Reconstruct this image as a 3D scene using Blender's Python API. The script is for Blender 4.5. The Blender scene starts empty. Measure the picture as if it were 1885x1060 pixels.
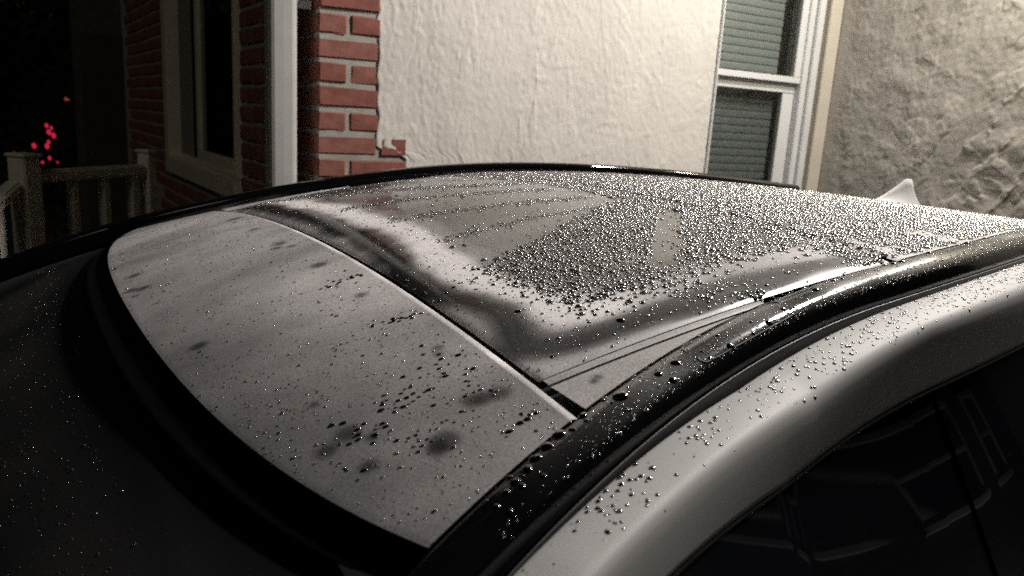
import bpy, bmesh, math
import numpy as np
from mathutils import Vector, Matrix
R = math.radians
sc = bpy.context.scene
rng = np.random.default_rng(7)
col = sc.collection

# ------------------------------------------------------------------ camera
CAM = np.array([0.358, 1.056, 0.2156 + 1.58])
YAW, PITCH, ROLL = R(33.485), R(12.178), R(3.514)
fw = np.array([-math.sin(YAW)*math.cos(PITCH), -math.cos(YAW)*math.cos(PITCH), -math.sin(PITCH)])
r0 = np.cross(fw, [0, 0, 1]); r0 /= np.linalg.norm(r0)
u0 = np.cross(r0, fw)
rt = math.cos(ROLL)*r0 + math.sin(ROLL)*u0
up = -math.sin(ROLL)*r0 + math.cos(ROLL)*u0
cd = bpy.data.cameras.new('camera'); cam = bpy.data.objects.new('camera', cd); col.objects.link(cam)
cam.matrix_world = Matrix(((rt[0], up[0], -fw[0], CAM[0]), (rt[1], up[1], -fw[1], CAM[1]), (rt[2], up[2], -fw[2], CAM[2]), (0, 0, 0, 1)))
cd.sensor_width = 36; cd.lens = 36*1402.3/1885
cd.clip_start = 0.02; cd.clip_end = 400
cd.dof.use_dof = True; cd.dof.focus_distance = 0.95; cd.dof.aperture_fstop = 7.5
sc.camera = cam
# ------------------------------------------------------------------ night sky
w = bpy.data.worlds.new('World'); sc.world = w; w.use_nodes = True
nt = w.node_tree; bg = nt.nodes['Background']
sky = nt.nodes.new('ShaderNodeTexSky'); sky.sky_type = 'NISHITA'; sky.sun_disc = False
sky.sun_elevation = R(0.5); sky.sun_rotation = R(-20)
nt.links.new(sky.outputs[0], bg.inputs[0]); bg.inputs[1].default_value = 0.005
sl = bpy.data.lights.new('night_fill', 'SUN'); sl.energy = 0.14; sl.angle = R(14); sl.color = (1, .94, .83)  # warm fill sun, added to brighten the unlit side walls and railing
so = bpy.data.objects.new('night_fill', sl); so.rotation_euler = Vector((-.52, -.64, -.62)).to_track_quat('-Z', 'Y').to_euler(); so.location = (0, 0, 20); col.objects.link(so)
sc.view_settings.view_transform = 'Standard'; sc.view_settings.look = 'None'
sc.view_settings.exposure = 0; sc.view_settings.gamma = 1; sc.view_settings.use_curve_mapping = False
try:
    sc.cycles.use_denoising = False; sc.cycles.max_bounces = 8; sc.cycles.caustics_reflective = False; sc.cycles.caustics_refractive = False
    sc.cycles.sample_clamp_indirect = 4; sc.cycles.max_bounces = 10; sc.cycles.transmission_bounces = 8
except Exception: pass
# ---- house frame: U along the stucco wall, N into it, RW along the set-back side wall
def dirv(a):
    a = R(a) + YAW; return np.array([-math.sin(a), -math.cos(a), 0.])
U, N, RW = dirv(61), dirv(-29), dirv(-34.5)
RN = np.array([RW[1], -RW[0], 0.])
if RN @ U > 0: RN = -RN            # out of the side wall, towards the front of the car
def HW(u, n, z):                    # house coords -> world
    return CAM[:2].tolist() and (CAM + U*u + N*n + np.array([0, 0, z]))
CORNER = CAM + U*0.61 + N*2.4
def RWP(t, o, z):                   # along the side wall, out of it, height rel. camera
    return CORNER + RW*t + RN*o + np.array([0, 0, z])
LAMP = HW(2.62, 1.15, 1.98)
LAMP_POWER = 68
for i, (du, dn) in enumerate(((-.02, .10), (-.02, -.10))):
    al = bpy.data.lights.new('floodlight_lamp', 'AREA'); al.shape = 'DISK'; al.size = 0.15; al.energy = LAMP_POWER
    al.color = (1.0, .937, .90)
    ao = bpy.data.objects.new('floodlight_lamp', al); col.objects.link(ao)
    pos = LAMP + U*du + N*dn
    aim = np.array([0.9, 0.0, 1.6]) - pos
    ao.location = pos; ao.rotation_euler = Vector(aim).to_track_quat('-Z', 'Y').to_euler()

pl = bpy.data.lights.new('end_wall_fill', 'POINT'); pl.energy = 33; pl.shadow_soft_size = .04; pl.color = (1.0, .94, .74)  # point lamp added out of view to brighten the end wall
po = bpy.data.objects.new('end_wall_fill', pl); col.objects.link(po); po.location = HW(2.52, 1.35, 1.02)

# ------------------------------------------------------------------ helpers
def tag(o, label=None, cat=None, group=None, kind=None):
    if label: o['label'] = label
    if cat: o['category'] = cat
    if group: o['group'] = group
    if kind: o['kind'] = kind
    return o
def empty(name, loc, label=None, cat=None, group=None):
    o = bpy.data.objects.new(name, None); col.objects.link(o); o.location = loc; o.empty_display_size = .1
    return tag(o, label, cat, group)
ORIG = {}
def world_loc(o):
    return Vector(o.location) if o.parent is None else Vector((0, 0, 0))
def link(name, me, mat=None, parent=None):
    o = bpy.data.objects.new(name, me); col.objects.link(o)
    for m in (mat if isinstance(mat, (list, tuple)) else [mat]):
        if m is not None and m.name not in [x.name for x in me.materials if x]: me.materials.append(m)
    if parent is not None:
        o.parent = parent
        root = parent
        if parent.parent is None: o.matrix_parent_inverse = Matrix.Translation(parent.location).inverted()
    return o
def mesh_np(name, V, F, smooth=False, mats=None):
    """V (n,3); F list of (m,k) int arrays"""
    me = bpy.data.meshes.new(name)
    V = np.asarray(V, np.float32)
    if isinstance(F, np.ndarray): F = [F]
    idx = np.concatenate([f.ravel() for f in F]); tot = np.concatenate([np.full(len(f), f.shape[1]) for f in F])
    st = np.concatenate([[0], np.cumsum(tot)[:-1]])
    me.vertices.add(len(V)); me.vertices.foreach_set('co', V.ravel())
    me.loops.add(len(idx)); me.loops.foreach_set('vertex_index', idx.astype(np.int32))
    me.polygons.add(len(tot)); me.polygons.foreach_set('loop_start', st.astype(np.int32))
    try: me.polygons.foreach_set('loop_total', tot.astype(np.int32))
    except Exception: pass
    if mats is not None: me.polygons.foreach_set('material_index', np.asarray(mats, np.int32))
    me.update(calc_edges=True); me.validate()
    me.polygons.foreach_set('use_smooth', np.full(len(tot), bool(smooth)))
    return me
def grid(P, flip=False):
    a, b = P.shape[:2]
    i = np.arange(a*b).reshape(a, b)
    f = np.stack([i[:-1, :-1], i[1:, :-1], i[1:, 1:], i[:-1, 1:]], -1).reshape(-1, 4)
    if flip: f = f[:, ::-1]
    return P.reshape(-1, 3), f
class MB:
    """collects boxes / quads / tubes into one mesh, coordinates in world"""
    def __init__(s): s.v = []; s.f = []; s.n = 0
    def add(s, V, F):
        V = [tuple(map(float, p)) for p in V]
        s.v += V; s.f += [tuple(i + s.n for i in f) for f in F]; s.n += len(V)
    def boxf(s, fn, a, b):      # box a..b in a frame given by fn(x,y,z)->world
        (x0, y0, z0), (x1, y1, z1) = a, b
        s.add([fn(x, y, z) for x, y, z in ((x0,y0,z0),(x1,y0,z0),(x1,y1,z0),(x0,y1,z0),(x0,y0,z1),(x1,y0,z1),(x1,y1,z1),(x0,y1,z1))],
              [(0,3,2,1),(4,5,6,7),(0,1,5,4),(1,2,6,5),(2,3,7,6),(3,0,4,7)])
        return s
    def tube(s, pts, r, n=8):
        pts = [Vector(p) for p in pts]; base = s.n; V = []; F = []
        for i, p in enumerate(pts):
            d = (pts[min(i+1, len(pts)-1)] - pts[max(i-1, 0)]).normalized()
            a = d.orthogonal().normalized(); b = d.cross(a)
            for k in range(n):
                t = 2*math.pi*k/n; V.append(p + (a*math.cos(t) + b*math.sin(t))*r)
        for i in range(len(pts)-1):
            for k in range(n):
                F.append((i*n+k, i*n+(k+1) % n, (i+1)*n+(k+1) % n, (i+1)*n+k))
        F.append(tuple(range(n))[::-1]); F.append(tuple(range((len(pts)-1)*n, len(pts)*n)))
        s.add(V, F); return s
    def obj(s, name, mat, parent=None, bevel=0, smooth=False):
        me = bpy.data.meshes.new(name); me.from_pydata(s.v, [], s.f); me.update()
        bm = bmesh.new(); bm.from_mesh(me); bmesh.ops.recalc_face_normals(bm, faces=bm.faces)
        if bevel: bmesh.ops.bevel(bm, geom=bm.edges[:], offset=bevel, segments=2, affect='EDGES', clamp_overlap=True)
        bm.to_mesh(me); bm.free()
        if smooth: me.polygons.foreach_set('use_smooth', [True]*len(me.polygons))
        return link(name, me, mat, parent)
def fnoise(shape, sig, seed, ang=0., aniso=1.):
    """smooth gaussian random field; sig in samples"""
    r = np.random.default_rng(seed); a = r.standard_normal(shape)
    fy = np.fft.fftfreq(shape[0])[:, None]; fx = np.fft.fftfreq(shape[1])[None]
    c, s = math.cos(ang), math.sin(ang)
    f1 = c*fx + s*fy; f2 = -s*fx + c*fy
    H = np.exp(-2*(math.pi*sig)**2*((f1*aniso)**2 + f2**2))
    o = np.fft.ifft2(np.fft.fft2(a)*H).real
    return (o - o.mean())/o.std()
def sst(a, b, x):
    t = np.clip((x - a)/(b - a), 0, 1); return t*t*(3 - 2*t)

# ------------------------------------------------------------------ materials
def mat(name, base=(.5, .5, .5), rough=.5, spec=.5, metal=0., coat=0., noise=None, bump=None, **kw):
    m = bpy.data.materials.new(name); m.use_nodes = True; t = m.node_tree; b = t.nodes['Principled BSDF']
    b.inputs['Base Color'].default_value = (*base, 1); b.inputs['Roughness'].default_value = rough
    b.inputs['Specular IOR Level'].default_value = spec; b.inputs['Metallic'].default_value = metal
    b.inputs['Coat Weight'].default_value = coat; b.inputs['Coat Roughness'].default_value = .04
    for k, v in kw.items(): b.inputs[k.replace('_', ' ')].default_value = v
    if noise or bump:
        tc = t.nodes.new('ShaderNodeTexCoord')
    if noise:       # (scale, dark factor, light factor)
        n = t.nodes.new('ShaderNodeTexNoise'); n.inputs['Scale'].default_value = noise[0]; n.inputs['Detail'].default_value = 6
        t.links.new(tc.outputs['Object'], n.inputs['Vector'])
        r = t.nodes.new('ShaderNodeValToRGB'); r.color_ramp.elements[0].position = .3; r.color_ramp.elements[1].position = .7
        r.color_ramp.elements[0].color = (*[c*noise[1] for c in base], 1); r.color_ramp.elements[1].color = (*[min(c*noise[2], 1) for c in base], 1)
        t.links.new(n.outputs[0], r.inputs[0]); t.links.new(r.outputs[0], b.inputs['Base Color'])
    if bump:        # (scale, strength, distance)
        n2 = t.nodes.new('ShaderNodeTexNoise'); n2.inputs['Scale'].default_value = bump[0]; n2.inputs['Detail'].default_value = 8
        t.links.new(tc.outputs['Object'], n2.inputs['Vector'])
        bu = t.nodes.new('ShaderNodeBump'); bu.inputs['Strength'].default_value = bump[1]; bu.inputs['Distance'].default_value = bump[2]
        t.links.new(n2.outputs[0], bu.inputs['Height']); t.links.new(bu.outputs[0], b.inputs['Normal'])
    return m
def emis(name, c, s):
    m = bpy.data.materials.new(name); m.use_nodes = True; b = m.node_tree.nodes['Principled BSDF']
    b.inputs['Base Color'].default_value = (0, 0, 0, 1); b.inputs['Emission Color'].default_value = (*c, 1); b.inputs['Emission Strength'].default_value = s
    return m
M = {}
M['stucco_smooth'] = mat('cream_stucco', (.56, .535, .495), .85, .2, noise=(6, .93, 1.05), bump=(260, .35, .0012))
M['stucco_rough'] = mat('rough_stucco', (.47, .44, .41), .8, .25, noise=(5, .9, 1.06), bump=(200, .4, .0015))
M['mortar'] = mat('mortar', (.34, .325, .29), .9, .2, noise=(30, .8, 1.1), bump=(300, .5, .002))
M['brick'] = [mat('red_brick', c, .85, .2, noise=(28, .75, 1.2), bump=(220, .5, .0015)) for c in ((.215, .080, .062), (.175, .066, .056), (.235, .098, .078), (.20, .070, .054))]
M['white_vinyl'] = mat('white_vinyl', (.62, .62, .62), .4, .4, noise=(9, .95, 1.03))
M['beige_trim'] = mat('beige_trim', (.56, .51, .43), .6, .3, noise=(9, .93, 1.04))
M['cream_vinyl'] = mat('cream_vinyl', (.66, .60, .46), .45, .4, noise=(9, .93, 1.04))
M['slat'] = mat('blind_slat', (.20, .215, .205), .5, .3)
M['dark_room'] = mat('dark_room', (.02, .03, .028), .9, .1)
M['downspout'] = mat('painted_metal', (.42, .41, .40), .4, .5, noise=(14, .9, 1.04))
M['rail_paint'] = mat('porch_paint', (.78, .72, .60), .6, .3, noise=(12, .9, 1.05))
M['asphalt'] = mat('wet_asphalt', (.05, .05, .05), .5, .4, noise=(20, .7, 1.3), bump=(90, .4, .004))
M['grass'] = mat('lawn', (.04, .06, .025), .9, .2, noise=(8, .6, 1.3))
M['hedge'] = mat('hedge_leaf', (.012, .017, .008), .8, .2, noise=(3, .6, 1.4))
M['bark'] = mat('bark', (.08, .06, .045), .9, .2, noise=(6, .7, 1.2))
M['siding'] = mat('siding', (.07, .068, .07), .7, .3, noise=(4, .93, 1.05))
M['shingle'] = mat('shingle', (.08, .075, .07), .9, .2, noise=(12, .7, 1.3))
M['dark_wood'] = mat('dark_stained_wood', (.045, .035, .028), .7, .3, noise=(9, .8, 1.2))
M['black_metal'] = mat('black_metal', (.02, .02, .02), .4, .5)
M['white_paint'] = mat('white_car_paint', (.43, .425, .415), .55, .2, coat=.0)
M['rubber'] = mat('black_rubber', (.008, .008, .008), .55, .3, bump=(500, .2, .0006))
M['strip'] = mat('grey_rubber_strip', (.05, .05, .052), .45, .4)
M['gloss_black'] = mat('gloss_black_trim', (.004, .004, .005), .16, .5)
M['frit'] = mat('black_frit', (.003, .003, .0035), .5, .15)
M['side_glass'] = mat('tinted_glass', (.004, .005, .007), .02, 1.0, IOR=1.55)
M['tyre'] = mat('tyre_rubber', (.02, .02, .02), .8, .2)
M['rim'] = mat('alloy', (.5, .5, .52), .3, .5, metal=1)
M['water_dark'] = mat('water_on_black_glass', (.003, .003, .0035), .03, .5, IOR=1.5)
M['water'] = mat('clear_water', (1, 1, 1), .27, 1.0, IOR=1.45, Transmission_Weight=1.0, Coat_IOR=2.2)
wb_ = M['water'].node_tree.nodes['Principled BSDF']; wb_.inputs['Coat Weight'].default_value = 1; wb_.inputs['Coat Roughness'].default_value = .25
M['drop'] = mat('raindrop_water', (1, 1, 1), .12, 1.0, IOR=1.36, Transmission_Weight=1.0)
M['drop_dark'] = mat('raindrop_on_black', (.004, .004, .0045), .10, .6, coat=1.0)
M['drop_dark'].node_tree.nodes['Principled BSDF'].inputs['Coat Roughness'].default_value = .14
M['lit_cap'] = mat('painted_lit_cap', (.42, .41, .40), .4, .5)  # pale bead underside; its colour stands in for light refracted through the beads
M['lens'] = emis('lamp_lens', (1, .93, .8), 2)
M['bulb_red'] = emis('red_bulb', (1, .03, .09), .5)
M['bulb_orange'] = emis('orange_bulb', (1, .16, .06), .25)
M['bulb_warm'] = emis('warm_bulb', (1, .55, .2), .035)

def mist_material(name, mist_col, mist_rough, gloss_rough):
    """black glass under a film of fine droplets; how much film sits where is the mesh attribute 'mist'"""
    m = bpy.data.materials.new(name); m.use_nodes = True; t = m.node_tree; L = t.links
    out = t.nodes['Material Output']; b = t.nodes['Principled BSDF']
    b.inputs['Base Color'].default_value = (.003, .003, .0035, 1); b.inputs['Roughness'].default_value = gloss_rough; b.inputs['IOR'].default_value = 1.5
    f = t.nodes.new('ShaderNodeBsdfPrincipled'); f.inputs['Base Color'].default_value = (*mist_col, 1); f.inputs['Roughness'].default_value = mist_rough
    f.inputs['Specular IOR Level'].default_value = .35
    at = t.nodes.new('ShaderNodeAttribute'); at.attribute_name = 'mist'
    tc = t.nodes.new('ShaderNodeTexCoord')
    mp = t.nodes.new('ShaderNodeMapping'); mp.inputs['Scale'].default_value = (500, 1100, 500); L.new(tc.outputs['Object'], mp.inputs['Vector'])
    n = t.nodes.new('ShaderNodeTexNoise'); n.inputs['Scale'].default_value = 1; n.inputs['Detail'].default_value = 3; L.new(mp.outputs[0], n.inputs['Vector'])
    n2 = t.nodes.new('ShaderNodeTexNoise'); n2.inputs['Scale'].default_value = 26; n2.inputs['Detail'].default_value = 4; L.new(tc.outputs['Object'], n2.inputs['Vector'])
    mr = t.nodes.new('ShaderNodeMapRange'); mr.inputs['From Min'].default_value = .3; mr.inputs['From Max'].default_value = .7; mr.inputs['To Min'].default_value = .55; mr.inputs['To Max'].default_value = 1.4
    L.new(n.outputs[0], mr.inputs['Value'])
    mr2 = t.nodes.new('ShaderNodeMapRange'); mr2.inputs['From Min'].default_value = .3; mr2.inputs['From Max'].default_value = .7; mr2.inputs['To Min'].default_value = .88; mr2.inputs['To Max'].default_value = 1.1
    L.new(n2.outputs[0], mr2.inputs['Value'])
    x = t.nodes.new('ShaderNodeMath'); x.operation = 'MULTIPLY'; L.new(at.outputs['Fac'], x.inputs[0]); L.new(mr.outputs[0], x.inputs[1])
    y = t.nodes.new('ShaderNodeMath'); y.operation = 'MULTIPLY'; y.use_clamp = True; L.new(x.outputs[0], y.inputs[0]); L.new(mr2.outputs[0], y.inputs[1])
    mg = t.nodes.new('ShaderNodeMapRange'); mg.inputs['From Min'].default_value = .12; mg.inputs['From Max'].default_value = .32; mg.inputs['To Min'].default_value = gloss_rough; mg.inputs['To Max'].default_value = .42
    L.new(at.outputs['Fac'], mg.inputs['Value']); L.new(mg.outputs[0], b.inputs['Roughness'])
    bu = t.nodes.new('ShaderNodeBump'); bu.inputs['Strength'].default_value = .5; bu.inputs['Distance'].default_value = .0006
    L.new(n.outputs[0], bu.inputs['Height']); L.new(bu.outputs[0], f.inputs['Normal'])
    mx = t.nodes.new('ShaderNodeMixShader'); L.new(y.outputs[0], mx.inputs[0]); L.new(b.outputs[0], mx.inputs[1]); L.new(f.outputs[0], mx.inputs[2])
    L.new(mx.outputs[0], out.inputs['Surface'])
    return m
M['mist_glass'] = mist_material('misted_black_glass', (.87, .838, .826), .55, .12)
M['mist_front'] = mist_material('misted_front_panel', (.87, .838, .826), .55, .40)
M['mist_wind'] = mist_material('misted_windshield', (.5, .48, .46), .6, .42)
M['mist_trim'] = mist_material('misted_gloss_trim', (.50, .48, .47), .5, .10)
def pane_material(name, tint, g):
    m = bpy.data.materials.new(name); m.use_nodes = True; t = m.node_tree; t.nodes.remove(t.nodes['Principled BSDF'])
    a = t.nodes.new('ShaderNodeBsdfTransparent'); a.inputs[0].default_value = (*tint, 1)
    b = t.nodes.new('ShaderNodeBsdfGlossy'); b.inputs['Roughness'].default_value = .03
    lw = t.nodes.new('ShaderNodeLayerWeight'); pw = t.nodes.new('ShaderNodeMath'); pw.operation = 'POWER'; pw.inputs[1].default_value = 4; t.links.new(lw.outputs['Facing'], pw.inputs[0]); fr = t.nodes.new('ShaderNodeMath'); fr.operation = 'MULTIPLY_ADD'; fr.inputs[1].default_value = .9; fr.inputs[2].default_value = .05; t.links.new(pw.outputs[0], fr.inputs[0])
    mx = t.nodes.new('ShaderNodeMixShader'); t.links.new(fr.outputs[0], mx.inputs[0]); t.links.new(a.outputs[0], mx.inputs[1]); t.links.new(b.outputs[0], mx.inputs[2])
    t.links.new(mx.outputs[0], t.nodes['Material Output'].inputs['Surface']); return m
M['pane'] = pane_material('window_glass', (.925, .945, .935), 1.5)
M['pane_screen'] = pane_material('window_glass_screen', (.80, .82, .82), 1.5)
M['pane_dark'] = mat('night_window_glass', (.004, .006, .010), .03, .5)

# ------------------------------------------------------------------ ground
GZ = -0.0
me = mesh_np('driveway', *grid(np.stack(np.meshgrid(np.linspace(-9, 12, 3), np.linspace(-6, 7, 3), indexing='ij') + [np.zeros((3, 3))], -1)))
tag(link('driveway', me, M['asphalt']), 'wet dark asphalt driveway under the white car', kind='structure')
me = mesh_np('lawn', *grid(np.stack(np.meshgrid(np.linspace(-120, 120, 5), np.linspace(-120, 120, 5), indexing='ij') + [np.full((5, 5), -.004)], -1)))
tag(link('lawn', me, M['grass']), 'dark lawn stretching away at night', kind='structure')

# ------------------------------------------------------------------ house
house = empty('house', HW(1.6, 2.5, -CAM[2]), 'brick and cream stucco house wall lit by a floodlight beside the car', 'house')
ZT = 2.6; ZM = 1.36; ZB = -CAM[2]          # wall top / bottom relative to the camera
hb = MB()
# backing walls (mortar colour) behind bricks and stucco
hb.boxf(HW, (.617, 2.4068, ZB), (2.1985, 2.7, ZM)).boxf(HW, (2.1985, 2.416, .98), (2.8815, 2.7, ZM)).boxf(HW, (2.1985, 2.416, ZB), (2.8815, 2.7, -.55))
hb.boxf(HW, (2.12, 2.7, ZB), (2.95, 2.72, ZM))
hb.obj('wall', M['mortar'], house)
# smooth cream stucco with a ragged left edge and trowel relief
nz, nu = 330, 380
zz = np.linspace(-.75, .95, nz); b = np.linspace(0, 1, nu)
jag = np.interp(zz, np.linspace(-.75, .95, 60), np.random.default_rng(3).normal(0, .0045, 60))
ul = np.where(zz > -.115, .800, .895) + jag
ul = np.convolve(np.pad(ul, 3, mode='edge'), np.ones(7)/7, 'valid')*0.6 + ul*0.4
UU = .80 + (2.195 - .80)*b[None] + (ul - .80)[:, None]*(1 - b[None])**7
ZZ = np.repeat(zz[:, None], nu, 1)
h = 0.0008*fnoise((nz, nu), 26, 1) + .0003*fnoise((nz, nu), 9, 2)
for k, (sg, an, asp, thr, amp) in enumerate(((4, 1.45, 4, 1.1, .0008), (3, 1.75, 5, 1.2, .0008), (7, .5, 2, 1.1, .0007), (2.2, 1.1, 3, 1.35, .0007), (2.6, .1, 3, 1.4, .0006), (10, 1.2, 2, .3, .0006), (2, 2.4, 4, 1.3, .0006))):
    f = fnoise((nz, nu), sg, 20 + k, an, asp) + .12*fnoise((nz, nu), 1.4, 120 + k); h += 1.35*amp*sst(thr, thr + .18, f)*np.clip(.6 + .5*fnoise((nz, nu), 14, 320 + k), 0, 1.5)
h += .00030*fnoise((nz, nu), 1.1, 50) + .00025*np.abs(fnoise((nz, nu), 2.2, 51))
edge = np.exp(-((UU - ul[:, None])/.012)**2); h += .0012*edge - .002*np.exp(-((UU - ul[:, None])/.003)**2)
P = CAM + UU[..., None]*U + (2.4034 - h)[..., None]*N + ZZ[..., None]*np.array([0, 0, 1.])
back = CAM + UU[:, :1, None]*U + 2.4155*N + ZZ[:, :1, None]*np.array([0, 0, 1.])
P = np.concatenate([back, P], 1)
link('stucco_panel', mesh_np('stucco_panel', *grid(P), smooth=True), M['stucco_smooth'], house)
for a, b in (((.80, 2.3995, .951), (2.195, 2.4155, ZM)), ((.895, 2.3995, ZB), (2.195, 2.4155, -.751)), ((2.196, 2.3995, 1.10), (2.882, 2.4155, ZM))):
    MB().boxf(HW, a, b).obj('stucco_panel', M['stucco_smooth'], house)
b = np.linspace(0, 1, nu)
# rough stucco wall at the rear of the car
nz, nn = 420, 440
zz = np.linspace(-.75, 1.15, nz); nnn = np.linspace(2.398, .62, nn)
h = .0022*fnoise((nz, nn), 22, 70) + .0009*fnoise((nz, nn), 7, 71)
for k, (sg, an, asp, thr, amp) in enumerate(((9, .9, 3.5, .1, .0040), (7, 1.1, 4, .5, .0040), (11, .6, 2.5, .4, .0040), (5, 1.0, 5, .9, .0032), (4, -.5, 2.5, 1.2, .0028), (16, .9, 2, .0, .0034), (6, 1.3, 3, .7, .0034))):
    f = fnoise((nz, nn), sg, 80 + k, an, asp) + .07*fnoise((nz, nn), 2.0, 180 + k)
    h += amp*sst(thr, thr + .13, f)*(.7 + .35*fnoise((nz, nn), 5, 280 + k))*(.32 + .42*sst(2.3, 1.75, nnn))[None]
h += .0004*fnoise((nz, nn), 1.3, 99)
flat = sst(2.40, 2.30, np.repeat(nnn[None], nz, 0)); h = h*(.25 + .75*flat)
P = CAM + (2.883 - h)[..., None]*U + np.repeat(nnn[None, :, None], nz, 0)*N + zz[:, None, None]*np.array([0, 0, 1.])
end_wall = empty('end_wall', HW(2.9, 1.2, -CAM[2]), 'coarsely trowelled stucco wall standing behind the rear of the car', 'wall')
link('stucco_panel', mesh_np('stucco_panel', *grid(P), smooth=True), M['stucco_rough'], end_wall)
MB().boxf(HW, (2.905, .12, ZB), (3.1, 2.415, ZT)).obj('wall', M['stucco_rough'], end_wall)
for a, b in (((2.884, .12, ZB), (2.9045, 2.398, -.751)), ((2.884, .12, 1.151), (2.9045, 2.398, ZT)), ((2.884, .12, -.75), (2.9045, .619, 1.15))):
    MB().boxf(HW, a, b).obj('stucco_panel', M['stucco_rough'], end_wall)

# front bricks beside the stucco; four weathered brick shapes share their meshes
def brick_mesh(seed, L, Hh, D):
    r = np.random.default_rng(seed); bm = bmesh.new(); bmesh.ops.create_cube(bm, size=1)
    bmesh.ops.scale(bm, vec=(L, D, Hh), verts=bm.verts)
    bmesh.ops.bevel(bm, geom=bm.edges[:], offset=.004, segments=1, affect='EDGES')
    for v in bm.verts: v.co += Vector(r.normal(0, .0011, 3))
    me = bpy.data.meshes.new('brick'); bm.to_mesh(me); bm.free(); return me
PITCHZ = .0725; BH = .056
BM = {}
def put_brick(key, L, center, ax, parent, k):
    v = k % 4
    if (key, v) not in BM:
        BM[key, v] = brick_mesh(hash((L, v)) % 1000, L, BH, .05); BM[key, v].materials.append(M['brick'][v])
    o = bpy.data.objects.new('brick', BM[key, v]); col.objects.link(o)
    ay = np.array([-ax[1], ax[0], 0])
    o.parent = parent; o.matrix_parent_inverse = Matrix.Translation(parent.location).inverted()
    j = rng.normal(0, .0015, 3)
    o.matrix_basis = Matrix(((ax[0], ay[0], 0, center[0]+j[0]), (ax[1], ay[1], 0, center[1]+j[1]), (0, 0, 1, center[2]+j[2]), (0, 0, 0, 1))) @ Matrix.Rotation(rng.normal(0, .006), 4, 'Y')
kk = 0
for row in range(-9, 9):
    zc = .300 - PITCHZ*row - PITCHZ/2
    if row % 2 == 0: pieces = [(.613, .700), (.714, .905)]
    else: pieces = [(.613, .803), (.817, .905)]
    for a, c in pieces:
        if a > .79 and zc > -.09: continue
        if c > .85 and zc > -.09: c = .807
        put_brick(('f', round(c-a, 3)), c - a, HW((a+c)/2, 2.4272, zc), U, house, kk); kk += 3 if kk % 2 else 2
lowb = MB(); upb = MB()
for row in list(range(-14, -9)) + list(range(9, 30)):
    zc = .300 - PITCHZ*row - PITCHZ/2
    for a, c in ([(.613, .700), (.714, .905)] if row % 2 == 0 else [(.613, .803), (.817, .905)]):
        (lowb if row > 0 else upb).boxf(HW, (a, 2.4015, zc-BH/2), (min(c, .797) if row < 0 else c, 2.4155, zc+BH/2)) if not (row < 0 and a > .79) else None
for q in (lowb, upb): tag(q.obj('brickwork', M['brick'][0], house), kind='stuff')
# side wall, set back, with sliding window
sb = MB()
W0t, W1t, WZ0, WZ1 = .93, 2.44, -.385, 1.0
sb.boxf(RWP, (.02, -.30, ZB), (W0t, -.016, ZM)).boxf(RWP, (W1t, -.30, ZB), (4.2, -.016, ZM)).boxf(RWP, (W0t, -.30, ZB), (W1t, -.016, WZ0)).boxf(RWP, (W0t, -.30, WZ1), (W1t, -.016, ZM))
sb.boxf(RWP, (.0, -.40, ZB), (4.2, -.302, ZM))
sb.obj('side_wall', M['mortar'], house)
for row in range(-9, 13):
    zc = .300 - PITCHZ*row - PITCHZ/2
    t = .035 + (0 if row % 2 else -.098)
    while t < 3.9:
        a, c = max(t, .012), t + .19
        t += .204
        if WZ0 - .03 < zc < WZ1 and c > W0t and a < W1t:
            if a < W0t - .04: c = W0t - .004
            elif c > W1t + .04: a = W1t + .004
            else: continue
        if row > 10 and a > 2.6: continue
        put_brick(('r', round(c-a, 3)), c - a, RWP((a+c)/2, -.034, zc), RW, house, kk); kk += 3 if kk % 2 else 2
win = MB().boxf(RWP, (W0t, -.06, WZ0), (W1t, .018, WZ0+.085)).boxf(RWP, (W0t, -.06, WZ1-.085), (W1t, .018, WZ1)).boxf(RWP, (W0t, -.06, WZ0+.085), (W0t+.035, .010, WZ1-.085)).boxf(RWP, (W1t-.11, -.06, WZ0+.085), (W1t, .018, WZ1-.085)).obj('sliding_window', M['cream_vinyl'], house, bevel=.004)
tag(win, 'cream framed sliding window in the unlit side wall')
MB().boxf(RWP, (W0t+.04, -.055, WZ0+.086), (1.80, -.022, WZ0+.16)).boxf(RWP, (1.74, -.055, WZ0+.16), (1.80, -.022, WZ1-.09)).obj('sash', M['cream_vinyl'], win, bevel=.003)
MB().boxf(RWP, (1.80, -.058, WZ0+.086), (W1t-.112, -.045, WZ0+.11)).obj('sash', M['cream_vinyl'], win)
MB().boxf(RWP, (W0t+.04, -.044, WZ0+.16), (1.738, -.040, WZ1-.09)).obj('pane', M['pane_dark'], win)
MB().boxf(RWP, (1.802, -.056, WZ0+.11), (W1t-.112, -.050, WZ1-.09)).obj('pane', M['pane_dark'], win)
# porch end: dark door surround further along
pw = MB().boxf(RWP, (4.21, -.4, ZB), (4.4, .30, ZT)).obj('porch_wall', M['shingle'], house)
dr = MB().boxf(RWP, (4.16, -.02, ZB), (4.205, .26, .45)).obj('porch_door', M['dark_wood'], house, bevel=.006)
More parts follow.
